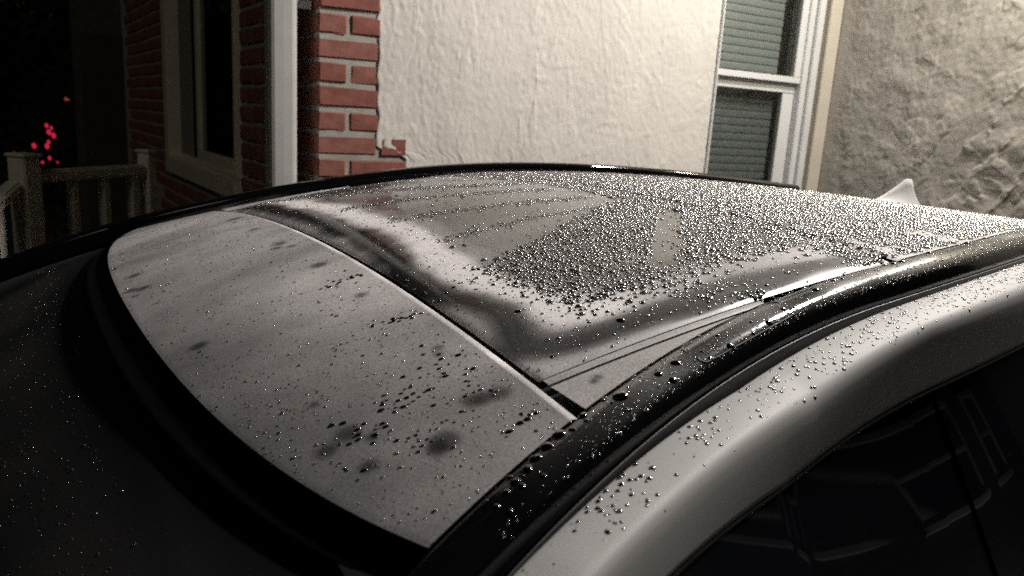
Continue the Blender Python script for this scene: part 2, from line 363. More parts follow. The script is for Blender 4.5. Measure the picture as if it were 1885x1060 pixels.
# downspout at the corner
def prof_tube(name, mtl, parent):
    mb = MB(); zs = [ZB+.05, ZB+.2, -.2, .02, .03, ZM]
    n = 20; V = []; F = []
    for z in zs:
        for k in range(n):
            a = 2*math.pi*k/n; cx, cy = math.copysign(abs(math.cos(a))**.45, math.cos(a))*.043, math.copysign(abs(math.sin(a))**.45, math.sin(a))*.042
            g = 1 + .0*k
            V.append(HW(.500 + cx, 2.40 + cy, z))
    for i in range(len(zs)-1):
        for k in range(n): F.append((i*n+k, i*n+(k+1) % n, (i+1)*n+(k+1) % n, (i+1)*n+k))
    mb.add(V, F); mb.boxf(HW, (.480, 2.355, 1.05), (.545, 2.445, 1.08))
    return mb.obj(name, mtl, parent, smooth=False)
ds = prof_tube('downspout', M['downspout'], house)
for z in (.30, -.55): MB().boxf(HW, (.50, 2.4435, z), (.60, 2.4515, z+.025)).obj('bracket', M['downspout'], ds)
# double-hung window next to the end wall
wn = MB()
X0, X1, Z0, Z1, MZ = 2.2, 2.88, -.55, .98, .245
wn.boxf(HW, (2.1975, 2.393, Z0), (2.2085, 2.52, Z1)).boxf(HW, (2.71, 2.42, Z0), (2.745, 2.52, Z1)).boxf(HW, (2.745, 2.405, Z0), (2.785, 2.52, Z1)).boxf(HW, (2.785, 2.44, Z0), (2.805, 2.52, Z1))
wn.boxf(HW, (2.2085, 2.40, Z0), (2.71, 2.52, Z0+.04)).boxf(HW, (2.2085, 2.40, Z1-.04), (2.71, 2.52, Z1))
hung = wn.obj('double_hung_window', M['white_vinyl'], house, bevel=.003)
tag(hung, 'white double hung window with lowered slatted blind')
MB().boxf(HW, (2.806, 2.397, Z0), (2.882, 2.52, Z1+.12)).boxf(HW, (2.1985, 2.397, Z1+.002), (2.8055, 2.52, Z1+.10)).obj('casing', M['beige_trim'], house, bevel=.003)
MB().boxf(HW, (2.2095, 2.425, MZ-.004), (2.709, 2.447, MZ+.022)).boxf(HW, (2.668, 2.427, MZ+.022), (2.709, 2.447, Z1-.041)).obj('upper_sash', M['white_vinyl'], hung, bevel=.002)
MB().boxf(HW, (2.2095, 2.448, MZ-.045), (2.709, 2.475, MZ-.006)).boxf(HW, (2.640, 2.450, Z0+.09), (2.709, 2.475, MZ-.045)).boxf(HW, (2.2095, 2.450, Z0+.041), (2.709, 2.475, Z0+.09)).obj('lower_sash', M['white_vinyl'], hung, bevel=.002)
MB().boxf(HW, (2.2095, 2.435, MZ+.022), (2.668, 2.439, Z1-.041)).obj('pane', M['pane'], hung)
MB().boxf(HW, (2.2095, 2.462, Z0+.09), (2.640, 2.466, MZ-.045)).obj('pane', M['pane_screen'], hung)
ns = 44; sp = (Z1 - Z0 - .1)/ns
for i in range(ns):
    z = Z0 + .05 + sp*i
    s = MB(); V = []; n0 = 5
    for a in (2.212, 2.640):
        for k in range(n0):
            q = k/(n0-1); V.append(HW(a, 2.500 + .005*q - .0025*math.sin(q*math.pi), z + .0335*q))
    F = [(k, k+1, n0+k+1, n0+k) for k in range(n0-1)]
    s.add(V, F); o = s.obj('slat', M['slat'], hung, smooth=True)
MB().boxf(HW, (2.30, 2.521, Z0+.05), (2.3015, 2.5225, Z1)).boxf(HW, (2.55, 2.521, Z0+.05), (2.5515, 2.5225, Z1)).obj('ladder_cord', M['slat'], hung)
MB().boxf(HW, (2.2, 2.56, Z0), (2.80, 2.58, Z1)).obj('dark_room', M['dark_room'], hung)
# roof of the house far above the frame
MB().boxf(HW, (.28, 2.02, ZM+.001), (2.88, 3.2, ZM+.13)).obj('eave', M['dark_wood'], house)
MB().boxf(RWP, (.95, -.5, ZM+.002), (4.6, .36, ZM+.131)).obj('eave', M['dark_wood'], house)
rr_ = MB(); rr_.add([HW(.25, 1.98, ZM+.132), HW(2.88, 1.98, ZM+.132), HW(2.88, 4.6, ZM+1.3), HW(.25, 4.6, ZM+1.3), HW(.25, 1.98, ZM+.16), HW(2.88, 1.98, ZM+.16), HW(2.88, 4.6, ZM+1.35), HW(.25, 4.6, ZM+1.35)], [(0,3,2,1),(4,5,6,7),(0,1,5,4),(1,2,6,5),(2,3,7,6),(3,0,4,7)])
rr_.obj('roof', M['shingle'], house)

# twin floodlight on the end wall, above the frame
fl = empty('floodlight', HW(2.86, 1.15, 2.06), 'twin headed outdoor floodlight on the rough stucco wall above the car', 'lamp')
MB().boxf(HW, (2.83, 1.09, 1.98), (2.881, 1.21, 2.10)).obj('base', M['black_metal'], fl, bevel=.006)
for dn in (.10, -.10):
    pos = LAMP + U*(-.02) + N*dn; d = np.array([.9, .0, 1.6]) - pos; d /= np.linalg.norm(d)
    MB().tube([HW(2.835, 1.15, 2.04), pos - d*.11], .012).obj('arm', M['black_metal'], fl)
    hd = MB().tube([pos - d*.12, pos - d*.10, pos - d*.03, pos - d*.012], .035, 20).obj('head', M['black_metal'], fl)
    MB().tube([pos - d*.0105, pos - d*.004], .066, 24).obj('lens', M['lens'], hd)

wl = empty('fill_lantern', HW(2.88, 1.35, 1.0), 'added warm fill lantern on the rough stucco wall below the floodlight', 'lamp')
MB().boxf(HW, (2.84, 1.30, 1.08), (2.881, 1.40, 1.24)).obj('base', M['black_metal'], wl, bevel=.004)
MB().tube([HW(2.845, 1.35, 1.17), HW(2.52, 1.35, 1.17), HW(2.52, 1.35, 1.10)], .010).obj('arm', M['black_metal'], wl)
MB().tube([HW(2.52, 1.35, 1.085), HW(2.52, 1.35, 1.10)], .085, 20).obj('shade', M['black_metal'], wl)

# ------------------------------------------------------------------ porch railing
def PA(px):  # azimuth helper in plain numbers, degrees from view
    return px
A0 = CAM + dirv(-32.9)*3.15; A1 = CAM + dirv(-25.9)*3.62
ax = (A1 - A0); LEN = np.linalg.norm(ax[:2]); ax = ax/np.linalg.norm(ax); ay = np.array([-ax[1], ax[0], 0])
def RL(x, y, z): return A0*np.array([1, 1, 0]) + ax*x + ay*y + np.array([0, 0, CAM[2] + z])
railing = empty('porch_railing', RL(0, 0, -CAM[2]), 'cream porch railing in the dark left of the sliding window', 'railing')
ZR = -.262
for x, wd, top in ((0, .036, -.215), (LEN, .027, -.215)):
    p = MB().boxf(RL, (x-wd, -wd, -CAM[2]), (x+wd, wd, top)).obj('post', M['rail_paint'], railing, bevel=.004)
    MB().boxf(RL, (x-wd-.006, -wd-.006, top+.001), (x+wd+.006, wd+.006, top+.014)).obj('cap', M['rail_paint'], p, bevel=.004)
MB().boxf(RL, (.037, -.022, ZR-.045), (LEN-.028, .022, ZR)).obj('top_rail', M['rail_paint'], railing, bevel=.008)
MB().boxf(RL, (.037, -.02, -1.15), (LEN-.028, .02, -1.10)).obj('bottom_rail', M['rail_paint'], railing, bevel=.005)
nb = 3
for i in range(nb):
    x = .05 + (LEN-.09)*(i+1)/(nb+.35)
    MB().boxf(RL, (x-.016, -.016, -1.10), (x+.016, .016, ZR-.045)).obj('baluster', M['rail_paint'], railing, bevel=.002)
# stair flight of the same railing coming down towards the drive
bx = CAM + dirv(-40)*2.75; sx = bx - A0; sx[2] = 0; SL = np.linalg.norm(sx); sx /= SL; sy = np.array([-sx[1], sx[0], 0])
def SR(x, y, z): return A0*np.array([1, 1, 0]) + sx*x + sy*y + np.array([0, 0, CAM[2] + z - .55*max(x, 0)])
MB().boxf(SR, (.052, -.03, ZR-.045), (SL, .03, ZR)).obj('stair_rail', M['rail_paint'], railing, bevel=.008)
for x in (.14, .26, .38, .50, .62): MB().boxf(SR, (x-.016, -.016, -1.2), (x+.016, .016, ZR-.047)).obj('baluster', M['rail_paint'], railing)
MB().boxf(SR, (SL, -.045, -1.2), (SL+.09, .045, -.18)).obj('post', M['rail_paint'], railing, bevel=.004)

# ------------------------------------------------------------------ distant night things
def far(az, dist, z): return CAM + dirv(az)*dist + np.array([0, 0, z])
leafr = np.random.default_rng(12)
def leaf_cloud(center, rad, n, size):
    d = leafr.standard_normal((n, 3)); d /= np.linalg.norm(d, axis=1)[:, None]
    c = center + d*(leafr.random(n)**.45)[:, None]*np.array(rad)*(.8 + .4*leafr.random(n))[:, None]
    a = leafr.standard_normal((n, 3)); b_ = leafr.standard_normal((n, 3))
    a *= size/np.linalg.norm(a, axis=1)[:, None]; b_ *= size*.6/np.linalg.norm(b_, axis=1)[:, None]
    V = np.stack([c - a, c - b_, c + a, c + b_], 1).reshape(-1, 3); F = np.arange(4*n).reshape(-1, 4)
    return V, F
shrub_c = far(-31.6, 9.0, -.62)
shrub = empty('lit_shrub', shrub_c*np.array([1, 1, 0]), 'dark garden shrub strung with red lights beyond the railing', 'shrub')
V, F = leaf_cloud(shrub_c, (.5, .5, .75), 900, .06); link('foliage', mesh_np('foliage', V, F), M['hedge'], shrub)
MB().tube([shrub_c*np.array([1, 1, 0]), shrub_c], .03).obj('trunk', M['bark'], shrub)
bulb = bpy.data.meshes.new('string_light'); bm = bmesh.new(); bmesh.ops.create_icosphere(bm, subdivisions=1, radius=1); bm.to_mesh(bulb); bm.free(); bulb.materials.append(M['bulb_red'])
for az, z, s in ((-31.55, -.28, .024), (-31.45, -.34, .03), (-31.2, -.37, .03), (-31.5, -.43, .022), (-32.3, -.47, .03), (-31.6, -.47, .03), (-32.2, -.58, .022), (-31.5, -.58, .022), (-31.9, -.62, .018), (-31.1, -.62, .016), (-31.3, -.30, .02)):
    o = bpy.data.objects.new('string_light', bulb); col.objects.link(o); o.parent = shrub; o.matrix_parent_inverse = Matrix.Translation(shrub.location).inverted()
    o.location = far(az, 8.45, z); o.scale = (s*.75, s*.75, s)
def lantern(name, az, dist, z, r, m, label, cat, post=True):
    c = far(az, dist, z); t = empty(name, c*np.array([1, 1, 0]), label, cat)
    mb = MB(); mb.tube([c*np.array([1, 1, 0]), c - np.array([0, 0, r*1.4])], r*.35, 8); mb.obj('post', M['black_metal'], t)
    bm = bmesh.new(); bmesh.ops.create_icosphere(bm, subdivisions=2, radius=r); me = bpy.data.meshes.new('lamp'); bm.to_mesh(me); bm.free()
    o = link('lamp', me, m, t); o.location = c; o.scale = (1, 1, 1.35)
    MB().tube([c + np.array([0, 0, r*1.36]), c + np.array([0, 0, r*1.7])], r*.8, 10).obj('cap', M['black_metal'], t)
lantern('path_light', -30.35, 14, -.06, .035, M['bulb_orange'], 'small orange light far off, left one of two above the shrub', 'light')
lantern('path_light', -28.95, 14, -.13, .055, M['bulb_red'], 'small red light far off, right of the orange one', 'light')
lantern('path_light', -33.4, 10, -.64, .05, M['bulb_red'], 'lone red light low at the left edge beside the railing post', 'light')
cpo = far(-28.3, 12, -.33); bol = empty('lit_bollard', cpo*np.array([1, 1, 0]), 'faint warm upright light beyond the porch railing', 'light')
MB().tube([cpo*np.array([1, 1, 0]), cpo - np.array([0, 0, .16])], .05).obj('post', M['black_metal'], bol)
MB().tube([cpo - np.array([0, 0, .155]), cpo + np.array([0, 0, .16])], .045).obj('lamp', M['bulb_warm'], bol)
V1, F1 = [], []; off = 0
for az in np.arange(-75, -20, 4.):
    V, F = leaf_cloud(far(az, 26 + 3*leafr.random(), .3), (2.4, 2.4, 3.4), 1600, .34); V1.append(V); F1.append(F + off); off += len(V)
tag(link('far_trees', mesh_np('far_trees', np.concatenate(V1), np.concatenate(F1)), M['hedge']), 'black mass of trees far beyond the porch', kind='stuff')

# ------------------------------------------------------------------ neighbour house across the drive (seen reflected in the side glass)
NB = empty('neighbour_house', HW(1.0, -4.2, -CAM[2]), 'grey sided neighbouring house across the driveway, mirrored in the side window', 'house')
def NH(u, n, z): return HW(u, -4.2 - n, z - CAM[2])
MB().boxf(NH, (-6, 0, 0), (13, .2, 6.4)).obj('wall', M['siding'], NB)
for k in range(32): MB().boxf(NH, (-6, -.012, .2*k), (13, -.001, .2*k+.19)).obj('siding_board', M['siding'], NB)
for (a, z) in ((-2.6, 3.4), (-.4, 3.3), (1.9, 3.3), (4.1, 3.3), (-.6, .9), (6.6, 3.0), (8.3, 2.9), (10.2, 2.9)):
    f = MB(); ww, hh = 1.0, 1.5
    f.boxf(NH, (a, -.06, z), (a+ww, -.013, z+.1)).boxf(NH, (a, -.06, z+hh-.1), (a+ww, -.013, z+hh)).boxf(NH, (a, -.06, z+.1), (a+.1, -.013, z+hh-.1)).boxf(NH, (a+ww-.1, -.06, z+.1), (a+ww, -.013, z+hh-.1)).boxf(NH, (a+.1, -.05, z+hh/2-.03), (a+ww-.1, -.013, z+hh/2+.03))
    o = f.obj('window', M['white_vinyl'], NB)
    MB().boxf(NH, (a+.1, -.02, z+.1), (a+ww-.1, -.0135, z+hh-.1)).obj('pane', M['pane_dark'], o)
    MB().boxf(NH, (a-.08, -.10, z-.09), (a+ww+.08, -.013, z-.005)).obj('sill', M['white_vinyl'], o)
npl = bpy.data.lights.new('neighbour_fill', 'POINT'); npl.energy = 55; npl.shadow_soft_size = .06; npl.color = (1, .95, .85)  # lamp added out of view to brighten the neighbouring window frames
npo = bpy.data.objects.new('neighbour_fill', npl); col.objects.link(npo); npo.location = NH(8.6, -1.0, .42)
nlt = empty('fill_uplight', NH(8.6, -1.0, 0), 'added fill lamp standing unseen in front of the dark sided neighbouring house', 'lamp')
MB().tube([NH(8.6, -1.0, 0), NH(8.6, -1.0, .30)], .02).obj('stake', M['black_metal'], nlt)
MB().tube([NH(8.6, -1.0, .30), NH(8.6, -1.0, .33)], .07, 16).obj('base', M['black_metal'], nlt)
rf = MB(); rf.add([NH(-6.3, -.5, 6.3), NH(13.3, -.5, 6.3), NH(13.3, 3.5, 8.6), NH(-6.3, 3.5, 8.6), NH(-6.3, -.5, 6.45), NH(13.3, -.5, 6.45), NH(13.3, 3.5, 8.75), NH(-6.3, 3.5, 8.75)], [(0,1,2,3),(4,5,6,7),(0,1,5,4),(1,2,6,5),(2,3,7,6),(3,0,4,7)])
rf.obj('roof', M['shingle'], NB)

# ------------------------------------------------------------------ CAR (x forward, y left, z up; z = 1.58 at the roof rail by the front seam)
ZC = 1.58
car = empty('car', (-.3, 0, 0), 'white car with wet black glass roof parked beside the stucco wall', 'car')
def wid(x):
    x = np.asarray(x, float)
    w_ = .57 + .342*np.clip(np.minimum(x, .2) + .4, 0, 9)**2 - .246*np.clip(-np.maximum(x, -.9) - .4, 0, 9)**2
    w_ = w_ + .25*np.clip(x - .2, 0, .7) - .10*np.clip(-x - .9, 0, 2)
    return w_
def zr(x):
    x = np.asarray(x, float); q = np.minimum(x, .4)
    return -.2611*q - .2009*q*q - .0393*q**3 - .44*np.clip(x - .4, 0, 3)
def S(x, y):
    k = .0432 - .0287*np.clip(-x, 0, 1.5) + .0*x
    return zr(x) + k*(1 - (y/wid(x))**2)
def smin(dx, dy, k=42.): return -np.log(np.exp(-k*dx) + np.exp(-k*dy))/k
def SG(x, y):
    # the sunroof glass is bent down along its front and side edges
    dx = np.clip(-.005 - x, 0, 1); dy = np.clip(.5595 - np.abs(y), 0, 1); inside = (x < -.004) & (x > -.5045)
    d = np.maximum(smin(dx, dy), 0); amp = .0034 + .0024*dy/(dx + dy + 1e-4)
    return S(x, y) - np.where(inside, amp*np.clip(1 - d/.058, 0, 1)**2, 0)
def xlead(s): return .251 - .050*s**2 - .045*s**4
ONES = lambda *a: np.stack(np.broadcast_arrays(*a), -1)
def surf_obj(name, X, Y, Z, mtl, parent, attr=None, smooth=True, flip=False):
    V, F = grid(np.stack([X, Y, Z + ZC], -1), flip)
    me = mesh_np(name, V, F, smooth)
    if attr is not None:
        a = me.attributes.new('mist', 'FLOAT', 'POINT'); a.data.foreach_set('value', np.clip(attr, 0, 1).astype(np.float32).ravel())
    return link(name, me, mtl, parent)
nz1 = fnoise((400, 600), 14, 501); nz2 = fnoise((400, 600), 5, 502)
def lookup(nz, x, y, sx=2.0):
    i = np.clip(((x + 1.7)/2.1*399).astype(int), 0, 399); j = np.clip(((y + .75)/1.5*599).astype(int), 0, 599); return nz[i, j]
SPOTS = [(.037,-.326,.022),(.046,-.164,.016),(.049,-.012,.017),(.059,.006,.013),(.042,.022,.014),(.046,.146,.013),(.047,.287,.012),(.217,-.325,.016),(.224,-.117,.013),(.238,-.039,.011),(.225,-.026,.014),(.236,-.002,.009),(.222,.065,.010),(.210,.257,.012),(.041,.459,.011),(.046,.470,.009),(.037,.560,.012),(.059,.556,.013),(.050,.558,.012),(.101,.587,.014),(.108,.592,.010),(.153,.528,.015),(.155,.575,.012),(.173,.536,.013),(.140,.545,.010),(.160,.466,.009),(.205,.575,.014),(.204,-.576,.03),(-.043,.588,.010),(-.036,.592,.008)]
def segd(x, y, pts):
    d = np.full(x.shape, 9.)
    for (a, b_), (c, e) in zip(pts[:-1], pts[1:]):
        t_ = np.clip(((x-a)*(c-a) + (y-b_)*(e-b_))/((c-a)**2 + (e-b_)**2), 0, 1); d = np.minimum(d, np.hypot(x-a-t_*(c-a), y-b_-t_*(e-b_)))
    return d
def spotmask(x, y):
    m = np.ones_like(x)
    for a, b_, r in SPOTS:
        d = np.hypot(x - a, (y - b_)) + r*.35*lookup(nz2, x, y)*.5
        m *= 1 - .74*np.exp(-(d/(r*.62))**3)
    return m
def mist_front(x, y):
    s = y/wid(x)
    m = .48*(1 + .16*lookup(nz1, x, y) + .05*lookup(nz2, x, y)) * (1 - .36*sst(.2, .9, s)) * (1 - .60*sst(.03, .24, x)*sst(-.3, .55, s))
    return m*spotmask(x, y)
# -- front fixed roof panel (grey with mist)
s = np.linspace(-1, 1, 420)
SS, AA = np.meshgrid(s, np.linspace(0, 1, 76), indexing='ij')
X = .0135 + (xlead(SS) - .0135)*AA; Y = SS*(wid(X) - .0015)
Z = S(X, Y) - .0004*sst(.004, 0, xlead(SS) - X)
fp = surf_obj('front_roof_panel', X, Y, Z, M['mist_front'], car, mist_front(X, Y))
# its rolled trailing lip that catches the lamp
AA2 = np.linspace(0, 1, 9)[None]; sL = s[:, None]
X = .0135 - .0105*AA2 + 0*sL; Y = sL*(wid(X) - .0015); Z = S(X, Y) - .0045*AA2**1.6 - .012*np.clip(AA2 - .88, 0, 1)/.12*(AA2 > .88)
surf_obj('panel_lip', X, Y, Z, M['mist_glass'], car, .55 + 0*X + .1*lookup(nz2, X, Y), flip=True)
# leading edge: rounded step down to the windshield (black band)
q = np.linspace(0, 1, 12)[None]
X = xlead(sL) + .038*q*(1 - .35*np.abs(sL)**3); Y = sL*(wid(X) - .0015) ; Z = S(xlead(sL) + 0*q, sL*wid(xlead(sL))) - .0015 - .0165*np.sin(q*math.pi/2)**.8 - .33*(X - xlead(sL))*.4 - .010*sst(.85, 1, q)
surf_obj('front_edge_trim', X, Y, Z, M['frit'], car)
# windshield
q = np.linspace(0, 1, 120)[None]
x0 = xlead(sL) + .036*(1 - .35*np.abs(sL)**3)
X = x0 + (1.02 - .12*sL**2 - x0)*q; Y = sL*(wid(X) - .004)
Z = S(X, Y) - .020 - .22*np.clip(X - .28, 0, 2)*(1 - sL**2)**.7
surf_obj('windshield', X, Y, Z, M['mist_wind'], car, .06*(1 + .3*lookup(nz1, X, Y)) * sst(.005, .10, X - x0) * (1 - .8*sst(.35, .6, X + .3*(Y > 0)*Y)) + 0*X)
# -- sunroof glass
RS = -.505; YS = .5595
Xs = np.linspace(RS + .0025, -.005, 190); b = np.linspace(-1, 1, 380)
X = np.repeat(Xs[:, None], 380, 1); lim = np.minimum(.5585, wid(X) - .004); Y = b[None]*lim
dx = np.minimum(-.005 - X, X - RS); dy = lim - np.abs(Y)
def mist_reflect_sun(x, y):
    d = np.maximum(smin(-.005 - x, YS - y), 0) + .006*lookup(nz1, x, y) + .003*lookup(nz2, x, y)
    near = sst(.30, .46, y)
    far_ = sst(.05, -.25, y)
    m = np.interp(d, [0, .005, .012, .022, .038, .048, .060, .070, .090, .108, .135], [.50, .45, .16, .02, .02, .14, .75, 1.0, .95, .30, .05])  # pale and dark edge bands paint reflections into the mist amount
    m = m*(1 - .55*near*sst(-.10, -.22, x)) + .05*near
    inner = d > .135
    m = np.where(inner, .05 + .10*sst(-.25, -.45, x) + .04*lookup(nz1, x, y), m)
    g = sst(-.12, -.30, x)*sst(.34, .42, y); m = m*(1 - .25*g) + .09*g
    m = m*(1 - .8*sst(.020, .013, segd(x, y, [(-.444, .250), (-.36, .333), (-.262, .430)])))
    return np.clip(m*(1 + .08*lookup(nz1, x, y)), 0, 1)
Z = SG(X, Y) - .0022*np.exp(-np.minimum(dx, dy)/.0035)
surf_obj('sunroof_glass', X, Y, Z, M['mist_glass'], car, mist_reflect_sun(X, Y))
# narrow side strips and the fixed outer glass between sunroof and rail
for sg in (1, -1):
    Xs = np.linspace(-.27, -.005, 100)[:, None]
    a = np.minimum(.5624 + 0*Xs, wid(Xs) - .004); c = np.minimum(.5714 + 0*Xs, wid(Xs) - .003); q = np.linspace(0, 1, 5)[None]
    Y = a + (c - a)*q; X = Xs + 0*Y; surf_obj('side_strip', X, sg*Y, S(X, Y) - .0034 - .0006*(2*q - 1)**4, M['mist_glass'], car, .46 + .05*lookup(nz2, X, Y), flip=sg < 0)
    a = np.minimum(.5746 + 0*Xs, wid(Xs) - .0025); c = wid(Xs) - .0015; q = np.linspace(0, 1, 16)[None]
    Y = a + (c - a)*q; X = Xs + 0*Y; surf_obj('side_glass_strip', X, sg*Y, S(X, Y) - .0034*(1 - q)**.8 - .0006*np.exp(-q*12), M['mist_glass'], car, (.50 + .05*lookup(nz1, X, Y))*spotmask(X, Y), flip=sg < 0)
# -- rear roof glass, falling away to the tail
REAR = -1.66
Xs = np.linspace(RS - .0025, REAR, 190)
X = np.repeat(Xs[:, None], 240, 1); Y = np.linspace(-1, 1, 240)[None]*(wid(X) - .003)
Z = S(X, Y) - .002*np.exp(-(RS - .0025 - X)/.004)
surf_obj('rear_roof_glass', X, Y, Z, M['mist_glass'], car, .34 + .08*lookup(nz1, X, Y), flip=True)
# black tray under the gaps
Xs = np.linspace(.20, REAR, 90); X = np.repeat(Xs[:, None], 60, 1); Y = np.linspace(-1, 1, 60)[None]*(wid(X) + .004)
surf_obj('roof_tray', X, Y, S(X, np.clip(Y, -wid(X), wid(X))) - .013, M['rubber'], car, flip=True)

# -- roof rails, gutters, white door frames: lofts along x of a cross-section (offset e outside the glass edge, height over the rail line)
I = lambda x, a, b_: np.interp(x, a, b_)
def dw(x, k):   # x dependent lift of the white frame
    if k == 0: return I(x, [-.6, -.4, -.15, .03, .14], [.008, .006, 0, .01, .016])
    if k == 1: return I(x, [-.6, -.4, -.2, 0, .1, .3], [.014, .012, 0, .02, .033, .033])
    return I(x, [-.6, -.15, .04, .15], [.004, 0, .03, .05])
def loft(name, pts, xs, sg, mtl, parent, attr=None, sub=1):
    """pts: list of (e, dz, k) ; k picks which lift applies (None = 0)"""
    X = np.repeat(xs[:, None], len(pts), 1); Y = np.zeros_like(X); Z = np.zeros_like(X)
    for j, (e, dz, k) in enumerate(pts):
        Y[:, j] = wid(xs) + e; Z[:, j] = zr(xs) + dz + (0 if k is None else dw(xs, k))
    A = None if attr is None else (np.repeat(np.asarray(attr)[None], len(xs), 0)*(1 + .5*lookup(nz2, X, Y)))*sst(.11, -.12, X)
    return surf_obj(name, X, sg*Y, Z, mtl, parent, A, flip=sg > 0)
def smooth_pts(pts, n):
    p = np.array([q[:2] for q in pts]); k = pts[0][2]
    t = np.concatenate([[0], np.cumsum(np.linalg.norm(np.diff(p, axis=0), axis=1))]); tt = np.linspace(0, t[-1], n)
    o = np.stack([np.interp(tt, t, p[:, i]) for i in (0, 1)], 1)
    for _ in range(6): o[1:-1] = .25*o[:-2] + .5*o[1:-1] + .25*o[2:]
    return [(a, b_, k) for a, b_ in o]
xr = np.linspace(.96, REAR, 400); xw = np.linspace(.98, REAR, 380)
for sg in (1, -1):
    lift = .0 if sg > 0 else .019; drop = 0 if sg > 0 else .030
    tp = [(0, -.012, None), (.0006, lift*.9, None), (.006, .0035 + lift, None), (.018, .0048 + lift, None), (.031, .0028 + lift, None), (.0405, -.003 + lift, None), (.0450, -.013 + lift*.6, None), (.0462, -.020, None), (.0466, -.034, None)]
    sp_ = smooth_pts(tp, 40); e_ = np.array([q[0] for q in sp_]); z_ = np.array([q[1] for q in sp_])
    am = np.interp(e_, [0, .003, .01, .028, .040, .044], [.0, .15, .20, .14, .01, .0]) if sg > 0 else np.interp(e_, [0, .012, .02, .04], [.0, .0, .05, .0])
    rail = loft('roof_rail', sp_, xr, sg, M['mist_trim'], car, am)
    loft('gutter_seal', smooth_pts([(.0468, -.032, None), (.0472, -.021, None), (.0488, -.0175, None), (.0502, -.021, None), (.0508, -.040, None)], 16), xr, sg, M['strip'], rail)
    # mount cover: thin plate let into the rail top
    xc = np.linspace(-.262, -.118, 40)
    if sg > 0:
        t_ = np.linspace(0, 1, 90); rr = .010
        path = []
        hx, he = .072, .0150; cx, ce = -.190, .0225
        for k in range(4):
            for q in np.linspace(0, 1, 12):
                th = math.pi/2*(k + q); ox = (hx - rr)*(1 if k in (0, 3) else -1); oe = (he - .006)*(1 if k in (0, 1) else -1)
                path.append((cx + ox + rr*math.cos(th), ce + oe + .006*math.sin(th)))
        path.append(path[0]); path = np.array(path)
        zt = np.interp(path[:, 1], e_, z_)
        pts = [(px, float(wid(px)) + pe, float(zr(px)) + pz + .00035 + ZC) for (px, pe), pz in zip(path, zt)]
        MB().tube(pts, .0007, 6).obj('mount_cover_gap', M['rubber'], rail)
    # A-pillar to rear: white frame
    wp = smooth_pts([(.0535, -.040, 0), (.0540, -.031, 0), (.0565, -.0285, 0), (.075, -.031, 0)], 14)
    up_ = [(e, z, 0) for e, z, k in wp] + [(.088, -.0345, 1), (.097, -.0372, 1), (.1025, -.0400, 1), (.1060, -.0440, 1), (.1085, -.0500, 1), (.1105, -.0590, 1), (.1125, -.0710, 2), (.1148, -.0870, 2), (.1152, -.0905, 2), (.1130, -.0930, 2)]
    # blend lifts so the surface stays smooth between start, crease and window edge
    X = np.repeat(xw[:, None], len(up_), 1); Y = np.zeros_like(X); Z = np.zeros_like(X)
    ee = np.array([q[0] for q in up_])
    for j, (e, dz, k) in enumerate(up_):
        L3 = np.stack([dw(xw, 0), dw(xw, 1), dw(xw, 2)], 0)
        f = np.interp(e, [.054, .105, .115], [0, 1, 2]); i0 = int(min(f, 1)); L_ = L3[i0]*(1 - (f - i0)) + L3[i0+1]*(f - i0)
        Y[:, j] = wid(xw) + e; Z[:, j] = zr(xw) + dz + L_ - drop
    surf_obj('door_frame', X, sg*Y, Z, M['white_paint'], car, flip=sg > 0)
    # black seal and tinted side windows
    xg = np.linspace(.93, -1.45, 200); q = np.linspace(0, 1, 14)[None]
    yt = (wid(xg) + .1125)[:, None]; zt = (zr(xg) - .0930 + dw(xg, 2) - drop)[:, None]
    zb = (-.52 + 0*xg)[:, None]; yb = (np.interp(xg, [-1.5, -.3, .95], [.86, .93, .90]))[:, None]
    zt = np.maximum(zt, zb + .002)
    bul = .02*np.sin(q*math.pi)
    for nm, xa, xb, mm in (('side_window', .93, -.345, 'side_glass'), ('side_window', -.395, -1.45, 'side_glass'), ('door_pillar', -.32, -.42, 'side_glass')):
        k = (xg <= xa + 1e-6) & (xg >= xb - .007); X = np.repeat(xg[k][:, None], 14, 1)
        q0 = .0 if nm != 'door_pillar' else 0
        Y = yt[k] + (yb[k] - yt[k])*q + bul - (.003 if nm == 'door_pillar' else 0); Z = zt[k] + (zb[k] - zt[k])*q
        surf_obj(nm, X, sg*Y, Z, M[mm], car, flip=sg > 0)
    ns_ = 8; pts = [(float(x_), float(sg*(wid(x_) + .1120)), float(zr(x_) - .0945 + dw(x_, 2) - drop + ZC)) for x_ in np.linspace(.75, -1.5, 60)]
    MB().tube(pts, .0038, 8).obj('window_seal', M['rubber'], car, smooth=True)
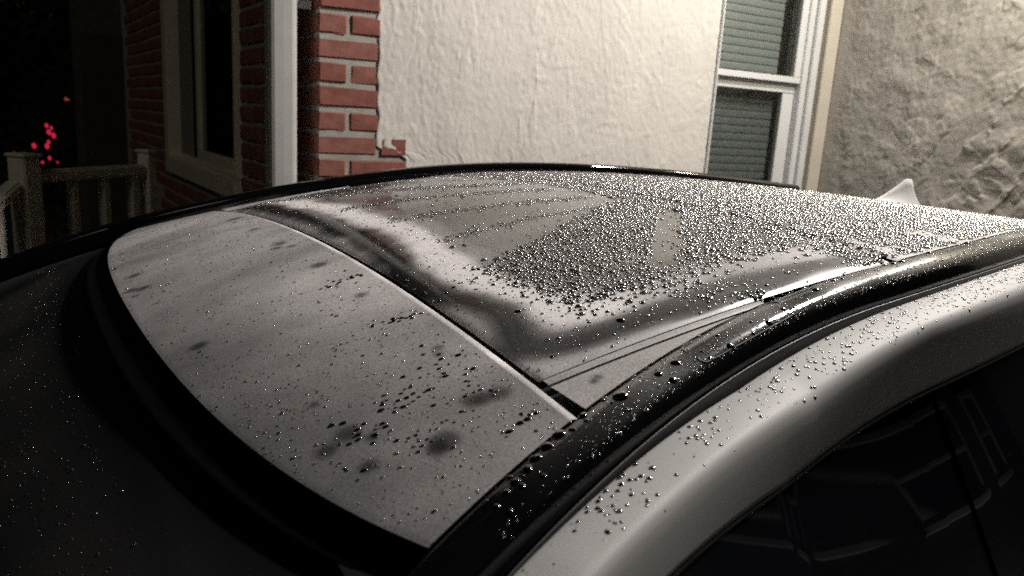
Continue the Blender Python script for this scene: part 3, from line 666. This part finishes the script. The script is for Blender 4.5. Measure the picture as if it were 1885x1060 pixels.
# -- body below the glass
xb = np.linspace(1.95, -2.3, 60)
prof = [(.93, -.52), (.94, -.56), (.95, -.70), (.95, -.90), (.93, -1.10), (.88, -1.28), (.84, -1.34)]
tap = np.interp(xb, [-2.3, -1.9, 1.2, 1.75, 1.95], [.80, .96, 1, .92, .72])
for sg in (1, -1):
    X = np.repeat(xb[:, None], len(prof), 1); Y = np.stack([sg*p[0]*tap for p in prof], 1)
    Z = np.stack([np.full_like(xb, p[1]) for p in prof], 1)
    top = np.interp(xb, [-2.3, -1.5, .95, 1.5, 1.95], [-.60, -.52, -.50, -.60, -.82]); Z[:, 0] = top; Z[:, 1] = np.minimum(Z[:, 1], top - .03); Z[:, 2] = np.minimum(Z[:, 2], top - .10)
    arch = np.maximum(0, .37**2 - (xb - 1.15)**2) + np.maximum(0, .37**2 - (xb + 1.45)**2); ar = np.sqrt(arch)
    for j in (4, 5, 6): Z[:, j] = np.maximum(Z[:, j], np.where(ar > 0, -1.24 + ar*.99, -9))
    Z[:, 3] = np.maximum(Z[:, 3], np.where(ar > 0, -1.24 + ar, -9))
    surf_obj('body_side', X, Y, Z, M['white_paint'], car, flip=sg > 0)
    for wx in (1.15, -1.45):
        whl = MB(); n = 28
        tyre = MB(); rad = .34; c = np.array([wx, sg*.80, rad])
        V = []; F = []
        for (yy, r_) in ((-.11, .26), (-.11, .32), (-.09, .34), (.09, .34), (.11, .32), (.11, .26)):
            for k in range(n): V.append((wx + r_*math.cos(2*math.pi*k/n), sg*.80 + yy, rad + r_*math.sin(2*math.pi*k/n)))
        for i in range(5):
            for k in range(n): F.append((i*n+k, i*n+(k+1) % n, (i+1)*n+(k+1) % n, (i+1)*n+k))
        tyre.add(V, F); ty = tyre.obj('tyre', M['tyre'], car, smooth=True)
        rm = MB().tube([(wx, sg*.80 - .08, rad), (wx, sg*.80 + .08*1, rad)], .255, 28)
        rm.obj('rim', M['rim'], ty)
xh = np.linspace(1.0, 1.95, 24)[:, None]; yy = np.linspace(-1, 1, 25)[None]
tw = np.interp(xh, [.9, 1.2, 1.75, 1.95], [.865, .865, .80, .62]); X = xh + 0*yy - .10*yy**2*(xh - 1.0)
tz = np.interp(xh, [1.0, 1.5, 1.95], [-.505, -.60, -.82])
surf_obj('hood', X, yy*tw, tz + .05*(1 - yy**2)*(1 - .3*(xh - 1)), M['white_paint'], car)
xt = np.linspace(0, 1, 20)[:, None]
X = REAR - .55*np.sin(xt*math.pi/2)**1.3 + 0*yy; Z = S(np.full_like(X, REAR), 0*X) - .72*xt**1.4 ; Y = yy*(wid(REAR) + .05 + (.72 - wid(REAR))*xt)
surf_obj('rear_window', X, Y, Z, M['side_glass'], car, flip=True)
X = -2.21 - .09*np.sin(xt*math.pi) + 0*yy; Z = -.60 - .72*xt + 0*yy; Y = yy*.72 + 0*xt
surf_obj('tailgate', X, Y, Z, M['white_paint'], car, flip=True)
# -- shark fin antenna
fx = np.linspace(0, 1, 22); prof_h = .080*np.clip(fx/.78, 0, 1)**1.25*np.where(fx > .9, np.sqrt(np.clip(1 - ((fx - .9)/.1)**2, 0, 1))*.9 + .1, 1)
V = []; nn_ = 12
for i, a in enumerate(fx):
    hgt = max(prof_h[i], .0015); x_ = -1.345 - .19*a
    for k in range(nn_):
        t_ = k/(nn_-1)*2 - 1; wv = (.030*(1 - .35*abs(a - .5)))*math.copysign(abs(t_)**1.6, t_)
        zq = hgt*(1 - abs(t_)**.75)
        V.append((x_ + .02*(1 - abs(t_))*a, wv, zq))
V = np.array(V).reshape(len(fx), nn_, 3); zbse = S(V[..., 0], V[..., 1])
V[..., 2] += zbse + .0005
surf_obj('antenna_fin', V[..., 0], V[..., 1], V[..., 2], M['white_paint'], car)

# ------------------------------------------------------------------ WATER
def surf_frame(x, y, kind):
    """point and normal on a car surface; kind 'roof' (x,y), 'rail'/'white' (x,e)"""
    h_ = 1e-3
    if kind == 'roof': f = lambda a, b_: np.stack([a, b_, SG(a, b_) - .0034*np.clip(1 - (np.abs(b_) - .5745)/(wid(a) - .5745 + 1e-6), 0, 1)**.8*((np.abs(b_) > .5595) & (a < -.004) & (a > -.27)) + ZC], -1)
    elif kind == 'wind': f = lambda a, b_: np.stack([a, b_, S(a, b_) - .020 - .22*np.clip(a - .28, 0, 2)*np.clip(1 - (b_/wid(a))**2, 0, 1)**.7 + ZC], -1)
    elif kind == 'rail':
        tp = np.array([(0, .0), (.0006, .001), (.006, .0033), (.018, .0046), (.031, .0026), (.0405, -.0032), (.045, -.0130)])
        f = lambda a, b_: np.stack([a, wid(a) + b_, zr(a) + np.interp(b_, tp[:, 0], tp[:, 1]) + ZC], -1)
    else:
        def f(a, e):
            base = np.interp(e, [.054, .0565, .075, .088, .097, .1025, .1060, .1085, .1105, .1125, .1148], [-.031, -.0285, -.031, -.0345, -.0372, -.04, -.0440, -.05, -.059, -.071, -.087])
            l0, l1, l2 = dw(a, 0), dw(a, 1), dw(a, 2); g = np.interp(e, [.054, .105, .115], [0, 1, 2])
            L_ = np.where(g < 1, l0*(1 - g) + l1*g, l1*(2 - g) + l2*(g - 1))
            return np.stack([a, wid(a) + e, zr(a) + base + L_ + ZC], -1)
    p = f(x, y); du = f(x + h_, y) - f(x - h_, y); dv = f(x, y + h_) - f(x, y - h_)
    n_ = np.cross(du, dv); n_ /= np.linalg.norm(n_, axis=-1, keepdims=True)
    t_ = du/np.linalg.norm(du, axis=-1, keepdims=True); bt = np.cross(n_, t_)
    return p, n_, t_, bt
def dome(n, rings, hgt=.62, cap=True, seed=None):
    """unit water bead: base radius 1, contact angle about 70 degrees, closed underneath"""
    V = [(0, 0, hgt)]; F3 = []; F4 = []
    r = np.random.default_rng(seed) if seed is not None else None
    wob = np.zeros(n) if r is None else .10*np.sin(np.arange(n)*2*math.pi/n*2 + r.random()*6) + .06*np.sin(np.arange(n)*2*math.pi/n*3 + r.random()*6)
    for i in range(1, rings + 1):
        q = i/rings; rr = math.sin(q*math.pi/2*.98); zz_ = hgt*math.cos(q*math.pi/2)**.9 if i < rings else -.03
        for k in range(n):
            a = 2*math.pi*k/n; V.append((rr*(1 + wob[k])*math.cos(a), rr*(1 + wob[k])*math.sin(a), zz_))
    for k in range(n): F3.append((0, 1 + k, 1 + (k+1) % n))
    for i in range(rings - 1):
        for k in range(n): F4.append((1 + i*n + k, 1 + (i+1)*n + k, 1 + (i+1)*n + (k+1) % n, 1 + i*n + (k+1) % n))
    base = 1 + (rings - 1)*n; CP = np.array([[base + k for k in range(n)][::-1]])
    return np.array(V), np.array(F3), np.array(F4), CP
def bead_mesh(name, P, Nn, T, B, rad, sx=None, hz=None, n=6, rings=2, mtl=None, label=None, kind='stuff'):
    V0, F3, F4, CP = dome(n, rings); m_ = len(P)
    sx = np.ones(m_) if sx is None else sx; hz = np.ones(m_) if hz is None else hz
    V = P[:, None] + (V0[None, :, 0]*(rad*sx)[:, None])[..., None]*T[:, None] + (V0[None, :, 1]*rad[:, None])[..., None]*B[:, None] + (V0[None, :, 2]*(rad*hz)[:, None])[..., None]*Nn[:, None]
    o_ = (np.arange(m_)*len(V0))[:, None, None]
    Fs = [(F3[None] + o_).reshape(-1, 3), (F4[None] + o_).reshape(-1, 4), (CP[None] + o_).reshape(-1, n)]
    mi = np.concatenate([np.zeros(len(Fs[0]) + len(Fs[1])), np.ones(len(Fs[2]))])
    return tag(link(name, mesh_np(name, V.reshape(-1, 3), Fs, True, mi), mtl), label, None, None, kind)
def hexgrid(x0, x1, y0, y1, d, jit):
    nx, ny = int((x1 - x0)/(d*.866)) + 1, int((y1 - y0)/d) + 1
    i, j = np.meshgrid(np.arange(nx), np.arange(ny), indexing='ij')
    x = x0 + i*d*.866; y = y0 + (j + .5*(i % 2))*d
    x = x + rng.normal(0, jit*d, x.shape); y = y + rng.normal(0, jit*d, y.shape)
    return x.ravel(), y.ravel()
WB, WW = [M['water'], M['water_dark']], [M['water'], M['white_paint']]
# dense beads on the sunroof and rear glass
x, y = hexgrid(-1.55, -.03, -.56, .56, .0052, .19)
yl = np.interp(x, [-.505, -.375, -.217, -.069], [.10, .167, .253, .316])
core = sst(-.006, .016, y - yl)*sst(.505, .452, y)*sst(-.055, -.105, x + .12*np.clip(y - .40, 0, 1))
core *= 1 - .93*sst(.020, .012, segd(x, y, [(-.444, .250), (-.36, .333), (-.262, .430)]))
st = np.zeros_like(x)
for pts, wd in (([(-.055,-.50),(-.147,-.38),(-.218,-.283),(-.297,-.214),(-.379,-.156),(-.48,-.11)], .040), ([(-.098,-.134),(-.204,-.113),(-.302,-.064),(-.403,-.016)], .026), ([(-.111,.029),(-.166,.042),(-.25,.059),(-.318,.076),(-.40,.092)], .022), ([(-.105,.188),(-.161,.182),(-.225,.176),(-.291,.173),(-.36,.171)], .017)):
    st = np.maximum(st, .97*sst(wd, wd*.35, segd(x, y, pts)))
rear = sst(-.43, -.47, x)*.95
rear *= 1 - .75*sst(.010, .004, np.abs(x + .505)) - .0*x
rear *= 1 - .6*sst(.013, .006, np.abs(x + .545 - .02*y))*sst(.0, .2, y)
rear *= 1 - .75*sst(.03, .015, np.abs(x + .66 + .12*(y - .3)))*sst(.28, .36, y)
low = .10*sst(.56, .50, y)*sst(-.02, -.08, x)*(y > .3) + .45*sst(.035, .02, segd(x, y, [(-.20, .475), (-.265, .545)])) + .012
dens = np.maximum.reduce([core, st, rear, low])
keep = (rng.random(len(x)) < dens) & (np.abs(y) < np.minimum(.556, wid(x) - .008)) & (np.abs(x - RS) > .003) & (x < -.03)
x, y, core_k, rear_k, st_k = x[keep], y[keep], core[keep], rear[keep], st[keep]
rad = np.clip(rng.lognormal(math.log(.00205), .36, len(x)), .0008, .0044)
rad *= np.where(rear_k > .5, 1.05, 1) * np.where((st_k > .3) & (core_k < .3), .72, 1) * (1 - .25*sst(-.14, -.06, x))
P, n_, t_, bt = surf_frame(x, y, 'roof')
bead_mesh('water_beads', P, n_, t_, bt, rad, rng.uniform(.92, 1.15, len(x)), rng.uniform(.9, 1.15, len(x)), 7, 3, [M['water'], M['lit_cap']], 'thousands of small rain beads packed over the rear of the black glass roof')
print('beads', len(x))
# fine droplets everywhere on the glass
nf = 17000
x = rng.uniform(-.55, .255, nf); y = rng.uniform(-.66, .66, nf)
sfr = y/wid(x)
dn = np.where(x > .012, .28 + .55*sst(.3, .8, sfr)*sst(.0, .2, x + .1), np.where(x > -.12, .65, .5))
ok = (rng.random(nf) < dn) & (np.abs(y) < wid(x) - .004) & ((x > .0145) | (x < -.006)) & (x < xlead(sfr) - .002) & ~((np.abs(np.abs(y) - .5605) < .003) & (x < 0)) & ~((np.abs(np.abs(y) - .5733) < .003) & (x < 0))
x, y = x[ok], y[ok]; rad = np.clip(rng.lognormal(math.log(.00075), .36, len(x)), .0003, .0018)
P, n_, t_, bt = surf_frame(x, y, 'roof')
bead_mesh('fine_droplets', P, n_, t_, bt, rad, rng.uniform(1, 1.8, len(x)), None, 6, 2, [M['water'], M['lit_cap']], 'fine drizzle droplets over the grey misted front of the glass roof')
print('fine', len(x))
# windshield
nf = 5200
x = rng.uniform(.30, .75, nf); y = rng.uniform(-.7, .7, nf); ok = np.abs(y) < wid(x) - .02; x, y = x[ok], y[ok]
rad = np.clip(rng.lognormal(math.log(.0008), .35, len(x)), .0004, .0020); P, n_, t_, bt = surf_frame(x, y, 'wind')
bead_mesh('windshield_droplets', P, n_, t_, bt, rad, None, None, 6, 2, WB, 'scattered tiny droplets on the dark windshield')
# near rail drizzle
RAIL = [(-.03,.016,7.4),(-.075,.021,4.6),(-.098,.021,5.2),(-.08,.034,4.1),(.034,.006,6.5),(.006,.006,4.6),(.049,.008,6.0),(.063,.010,5.5),(.024,.012,3.7),(.074,.013,5.0),(.01,.014,2.9),(-.16,.036,4.5),(-.222,.034,4.3),(-.254,.027,3.3),(-.161,.019,2.5),(-.257,.037,2.7),(-.32,.019,4.2),(-.47,.012,4.8),(-.485,.013,4.9),(-.458,.009,3.4),(-.559,.008,4.5),(-.667,.008,4.9),(-.733,.008,4.3),(-.36,.012,3.7),(-.372,.014,3.1),(-.206,.024,2.6),(-.195,.036,2.6),(.088,.014,4.5),(.098,.016,3.7),(.087,.022,3.4),(.087,.006,3.1),(-.077,.005,2.3),(-.019,.006,2.2),(-.019,.016,2.1),(-.129,.026,2.4),(-.13,.036,2.9),(.11,.02,3),(.105,.03,2.6),(.07,.028,2.6)]
nf = 5200
x = rng.uniform(-.95, .12, nf); e = rng.uniform(.001, .0415, nf); rad = np.clip(rng.lognormal(math.log(.00065), .4, nf), .0003, .0017)
dens = (.35 + .65*sst(.022, .038, e))*(1 - .75*sst(-.02, .06, x)); ok = rng.random(nf) < dens
for a, b_, r_ in RAIL: ok &= np.hypot((x - a)/1.15, e - b_) > r_*.00098
x, e, rad = x[ok], e[ok], rad[ok]
P, n_, t_, bt = surf_frame(x, e, 'rail')
bead_mesh('rail_droplets', P, n_, t_, bt, rad, None, None, 6, 2, WB, 'fine droplets along the near black roof rail')
# white frame drizzle
nf = 3000
x = rng.uniform(-1.0, .12, nf); e = rng.uniform(.058, .106, nf)
dens = I(x, [-1, -.55, -.40, -.25, -.1, .1], [.9, .8, .5, .28, .15, .12])*sst(.108, .085, e); dens = np.where((x < -.37) & (x > -.44), dens*.6, dens)
ok = rng.random(nf) < dens; x, e = x[ok], e[ok]; rad = np.clip(rng.lognormal(math.log(.00085), .4, len(x)), .0004, .0020)
P, n_, t_, bt = surf_frame(x, e, 'white')
bead_mesh('door_frame_droplets', P, n_, t_, bt, rad, None, None, 8, 3, WW, 'small clear droplets dotting the white door frame')

# individual drops: the 300 or so that show largest, each an object, four shared meshes per kind
def drop_meshes(mtl):
    out = []
    for k in range(4):
        V0, F3, F4, CP = dome(14, 5, .60, seed=40 + k); me = mesh_np('rain_drop', V0, [F3, F4, CP], True, np.concatenate([np.zeros(len(F3) + len(F4)), [1]]))
        for q in mtl: me.materials.append(q)
        out.append(me)
    return out
WB = [M['drop_dark'], M['water_dark']]
DK, DW = drop_meshes(WB), drop_meshes(WW)
ndrop = 0
def put(x, y, kind, r_, label, group, stretch=1., flat=1., meshes=DK):
    global ndrop
    P, n_, t_, bt = [q[0] for q in surf_frame(np.array([x], float), np.array([y], float), kind)]
    o = bpy.data.objects.new('rain_drop', meshes[ndrop % 4]); col.objects.link(o)
    a, b_, c = t_*r_*stretch, bt*r_, n_*r_*flat
    o.matrix_world = Matrix(((a[0], b_[0], c[0], P[0]), (a[1], b_[1], c[1], P[1]), (a[2], b_[2], c[2], P[2]), (0, 0, 0, 1)))
    tag(o, label, 'water drop', group); ndrop += 1
BIG = {(-.03,.016): 'largest dark raindrop on the near black roof rail, level with the small side glass', (.034,.006): 'large dark raindrop on the near roof rail just below the end of the roof seam',
       (.049,.008): 'elongated dark raindrop on the near roof rail, second below the seam end', (-.098,.021): 'upper drop of the trio of dark raindrops on the near roof rail',
       (-.075,.021): 'left drop of the trio of dark raindrops on the near roof rail', (-.08,.034): 'outermost drop of the trio of dark raindrops on the near roof rail',
       (-.16,.036): 'dark raindrop on the lower edge of the rectangular mount cover in the near roof rail', (-.222,.034): 'dark raindrop on the rear half of the mount cover in the near roof rail'}
for a, e, r_ in RAIL:
    lb = BIG.get((a, e)) or ('dark raindrop on the front end of the near roof rail, ahead of the roof seam' if a > 0 else 'small dark raindrop on the near roof rail around its mount cover' if a > -.3 else 'dark raindrop on the rear stretch of the near roof rail beside the packed beads')
    put(a, e, 'rail', r_*.00082, lb, 'raindrops on the near roof rail', 1.15, .85)
put_glass = 'plump dark raindrop alone on the black sunroof glass'
for a, b_, r_ in ((-.055,.445,4.3),(-.122,.523,5.3),(-.057,.589,2.8),(-.284,.548,3.0),(-.305,.542,3.0),(-.271,.552,2.9),(-.202,.459,3.0),(-.083,.317,3.8),(-.077,.315,3.1),(-.037,.344,3.0),(-.025,.349,2.9),(-.013,.358,2.9),(-.033,.536,2.4)):
    lb = {(-.055,.445): 'round dark raindrop alone on the pale sheen corner of the sunroof', (-.122,.523): 'round dark raindrop on the dark curved band of the sunroof near its side gap', (-.057,.589): 'dark raindrop on the small glass strip between side gap and roof rail'}.get((a, b_))
    lb = lb or ('dark raindrop in the short diagonal row crossing the pale band of the sunroof' if b_ < .4 else 'dark raindrop by the side edge of the sunroof glass near the mount cover')
    put(a, b_, 'roof', r_*.00078, lb, 'raindrops on the sunroof glass', 1.1, .9)
def cluster(pts, n, spread, r0_, r1_, kind, label, group, stretch, meshes=DK, flat=.9):
    pts = np.array(pts, float); used = []
    seg = np.linalg.norm(np.diff(pts, axis=0), axis=1) if len(pts) > 1 else np.array([1.]); c = np.concatenate([[0], np.cumsum(seg)])
    tries = 0
    while len(used) < n and tries < n*60:
        tries += 1
        q = rng.random()*c[-1]; a = np.interp(q, c, pts[:, 0]) + rng.normal(0, spread[0]); b_ = np.interp(q, c, pts[:, 1]) + rng.normal(0, spread[1])
        r_ = rng.uniform(r0_, r1_)
        if kind == 'white' and not .060 < b_ < .100: continue
        if kind == 'roof' and a > .012 and (a < .018 + r_ or abs(b_) > float(wid(a)) - .01): continue
        if kind == 'roof' and a < .012 and a > -.01: continue
        if any(np.hypot(a - u_, b_ - v_) < (r_ + s_)*1.1 for u_, v_, s_ in used): continue
        used.append((a, b_, r_)); put(a, b_, kind, r_, label, group, stretch*rng.uniform(.9, 1.15), flat, meshes)
FL, FG = 'dark elongated droplet on the grey misted front roof panel', 'droplets on the front roof panel'
cluster([(.067,.232),(.026,.227)], 14, (.006, .005), .0012, .0023, 'roof', 'dark droplet in the short row by the middle of the seam on the front panel', FG, 1.5)
cluster([(.072,.374),(.026,.379)], 14, (.005, .004), .0012, .0022, 'roof', 'dark droplet in the second short row from the middle along the seam', FG, 1.5)
cluster([(.158,.545),(.10,.515),(.045,.48)], 56, (.012, .016), .0010, .0022, 'roof', 'dark droplet in the wide diagonal swarm on the near half of the front roof panel', FG, 1.6)
cluster([(.13,.578),(.08,.565),(.04,.53)], 26, (.008, .010), .0008, .0016, 'roof', 'small dark droplet in the sparse fringe between the swarm and the roof seam', FG, 1.6)
cluster([(.055,.612),(.026,.592)], 7, (.006, .005), .0012, .0026, 'roof', 'dark droplet in the little group at the near corner of the front roof panel', FG, 1.4)
BL, BG = 'large flattened dark drop among the white beads behind the rear roof seam', 'large drops along the rear roof seam'
for a, b_ in ((-.456,-.022),(-.451,.036),(-.446,.093),(-.457,.133),(-.497,.153),(-.494,.193),(-.490,.226),(-.471,.305),(-.489,.314),(-.635,.033),(-.63,.092),(-.707,.057),(-.66,.07),(-.45,.06),(-.448,.0),(-.44,.115),(-.52,.20),(-.53,.26),(-.68,.03),(-.60,.05)):
    put(a + rng.normal(0, .003), b_, 'roof', rng.uniform(.0045, .0065), BL if a < -.55 else 'large flattened dark drop on the row along the rear edge of the sunroof', BG, .9, .55)
WL, WG = 'clear droplet with a shadow on the lit white door frame', 'droplets on the white door frame'
cluster([(.062,.064),(.03,.066),(.0,.070)], 24, (.012, .008), .0013, .0023, 'white', 'clear droplet in the front cluster on the white door frame beside the black gutter', WG, 1.15, DW)
cluster([(.05,.086),(.02,.086)], 8, (.016, .006), .0010, .0016, 'white', 'clear droplet low on the front of the white door frame under the main cluster', WG, 1.15, DW)
cluster([(-.06,.064),(-.09,.078)], 14, (.014, .008), .0012, .0020, 'white', 'clear droplet in the second cluster along the white door frame', WG, 1.15, DW)
cluster([(-.12,.066),(-.178,.076),(-.24,.078),(-.284,.084)], 40, (.016, .008), .0010, .0020, 'white', 'clear droplet in the long scattered middle group on the white door frame', WG, 1.1, DW)
cluster([(-.31,.080),(-.40,.082)], 34, (.02, .009), .0010, .0017, 'white', 'small clear droplet in the dense rear group on the white door frame', WG, 1.1, DW)
cluster([(.345,.60),(.33,.66)], 26, (.016, .03), .0009, .0016, 'wind', 'bright tiny droplet in the cluster low on the dark near corner of the windshield', 'droplets on the windshield', 1.1)
print('drops', ndrop)
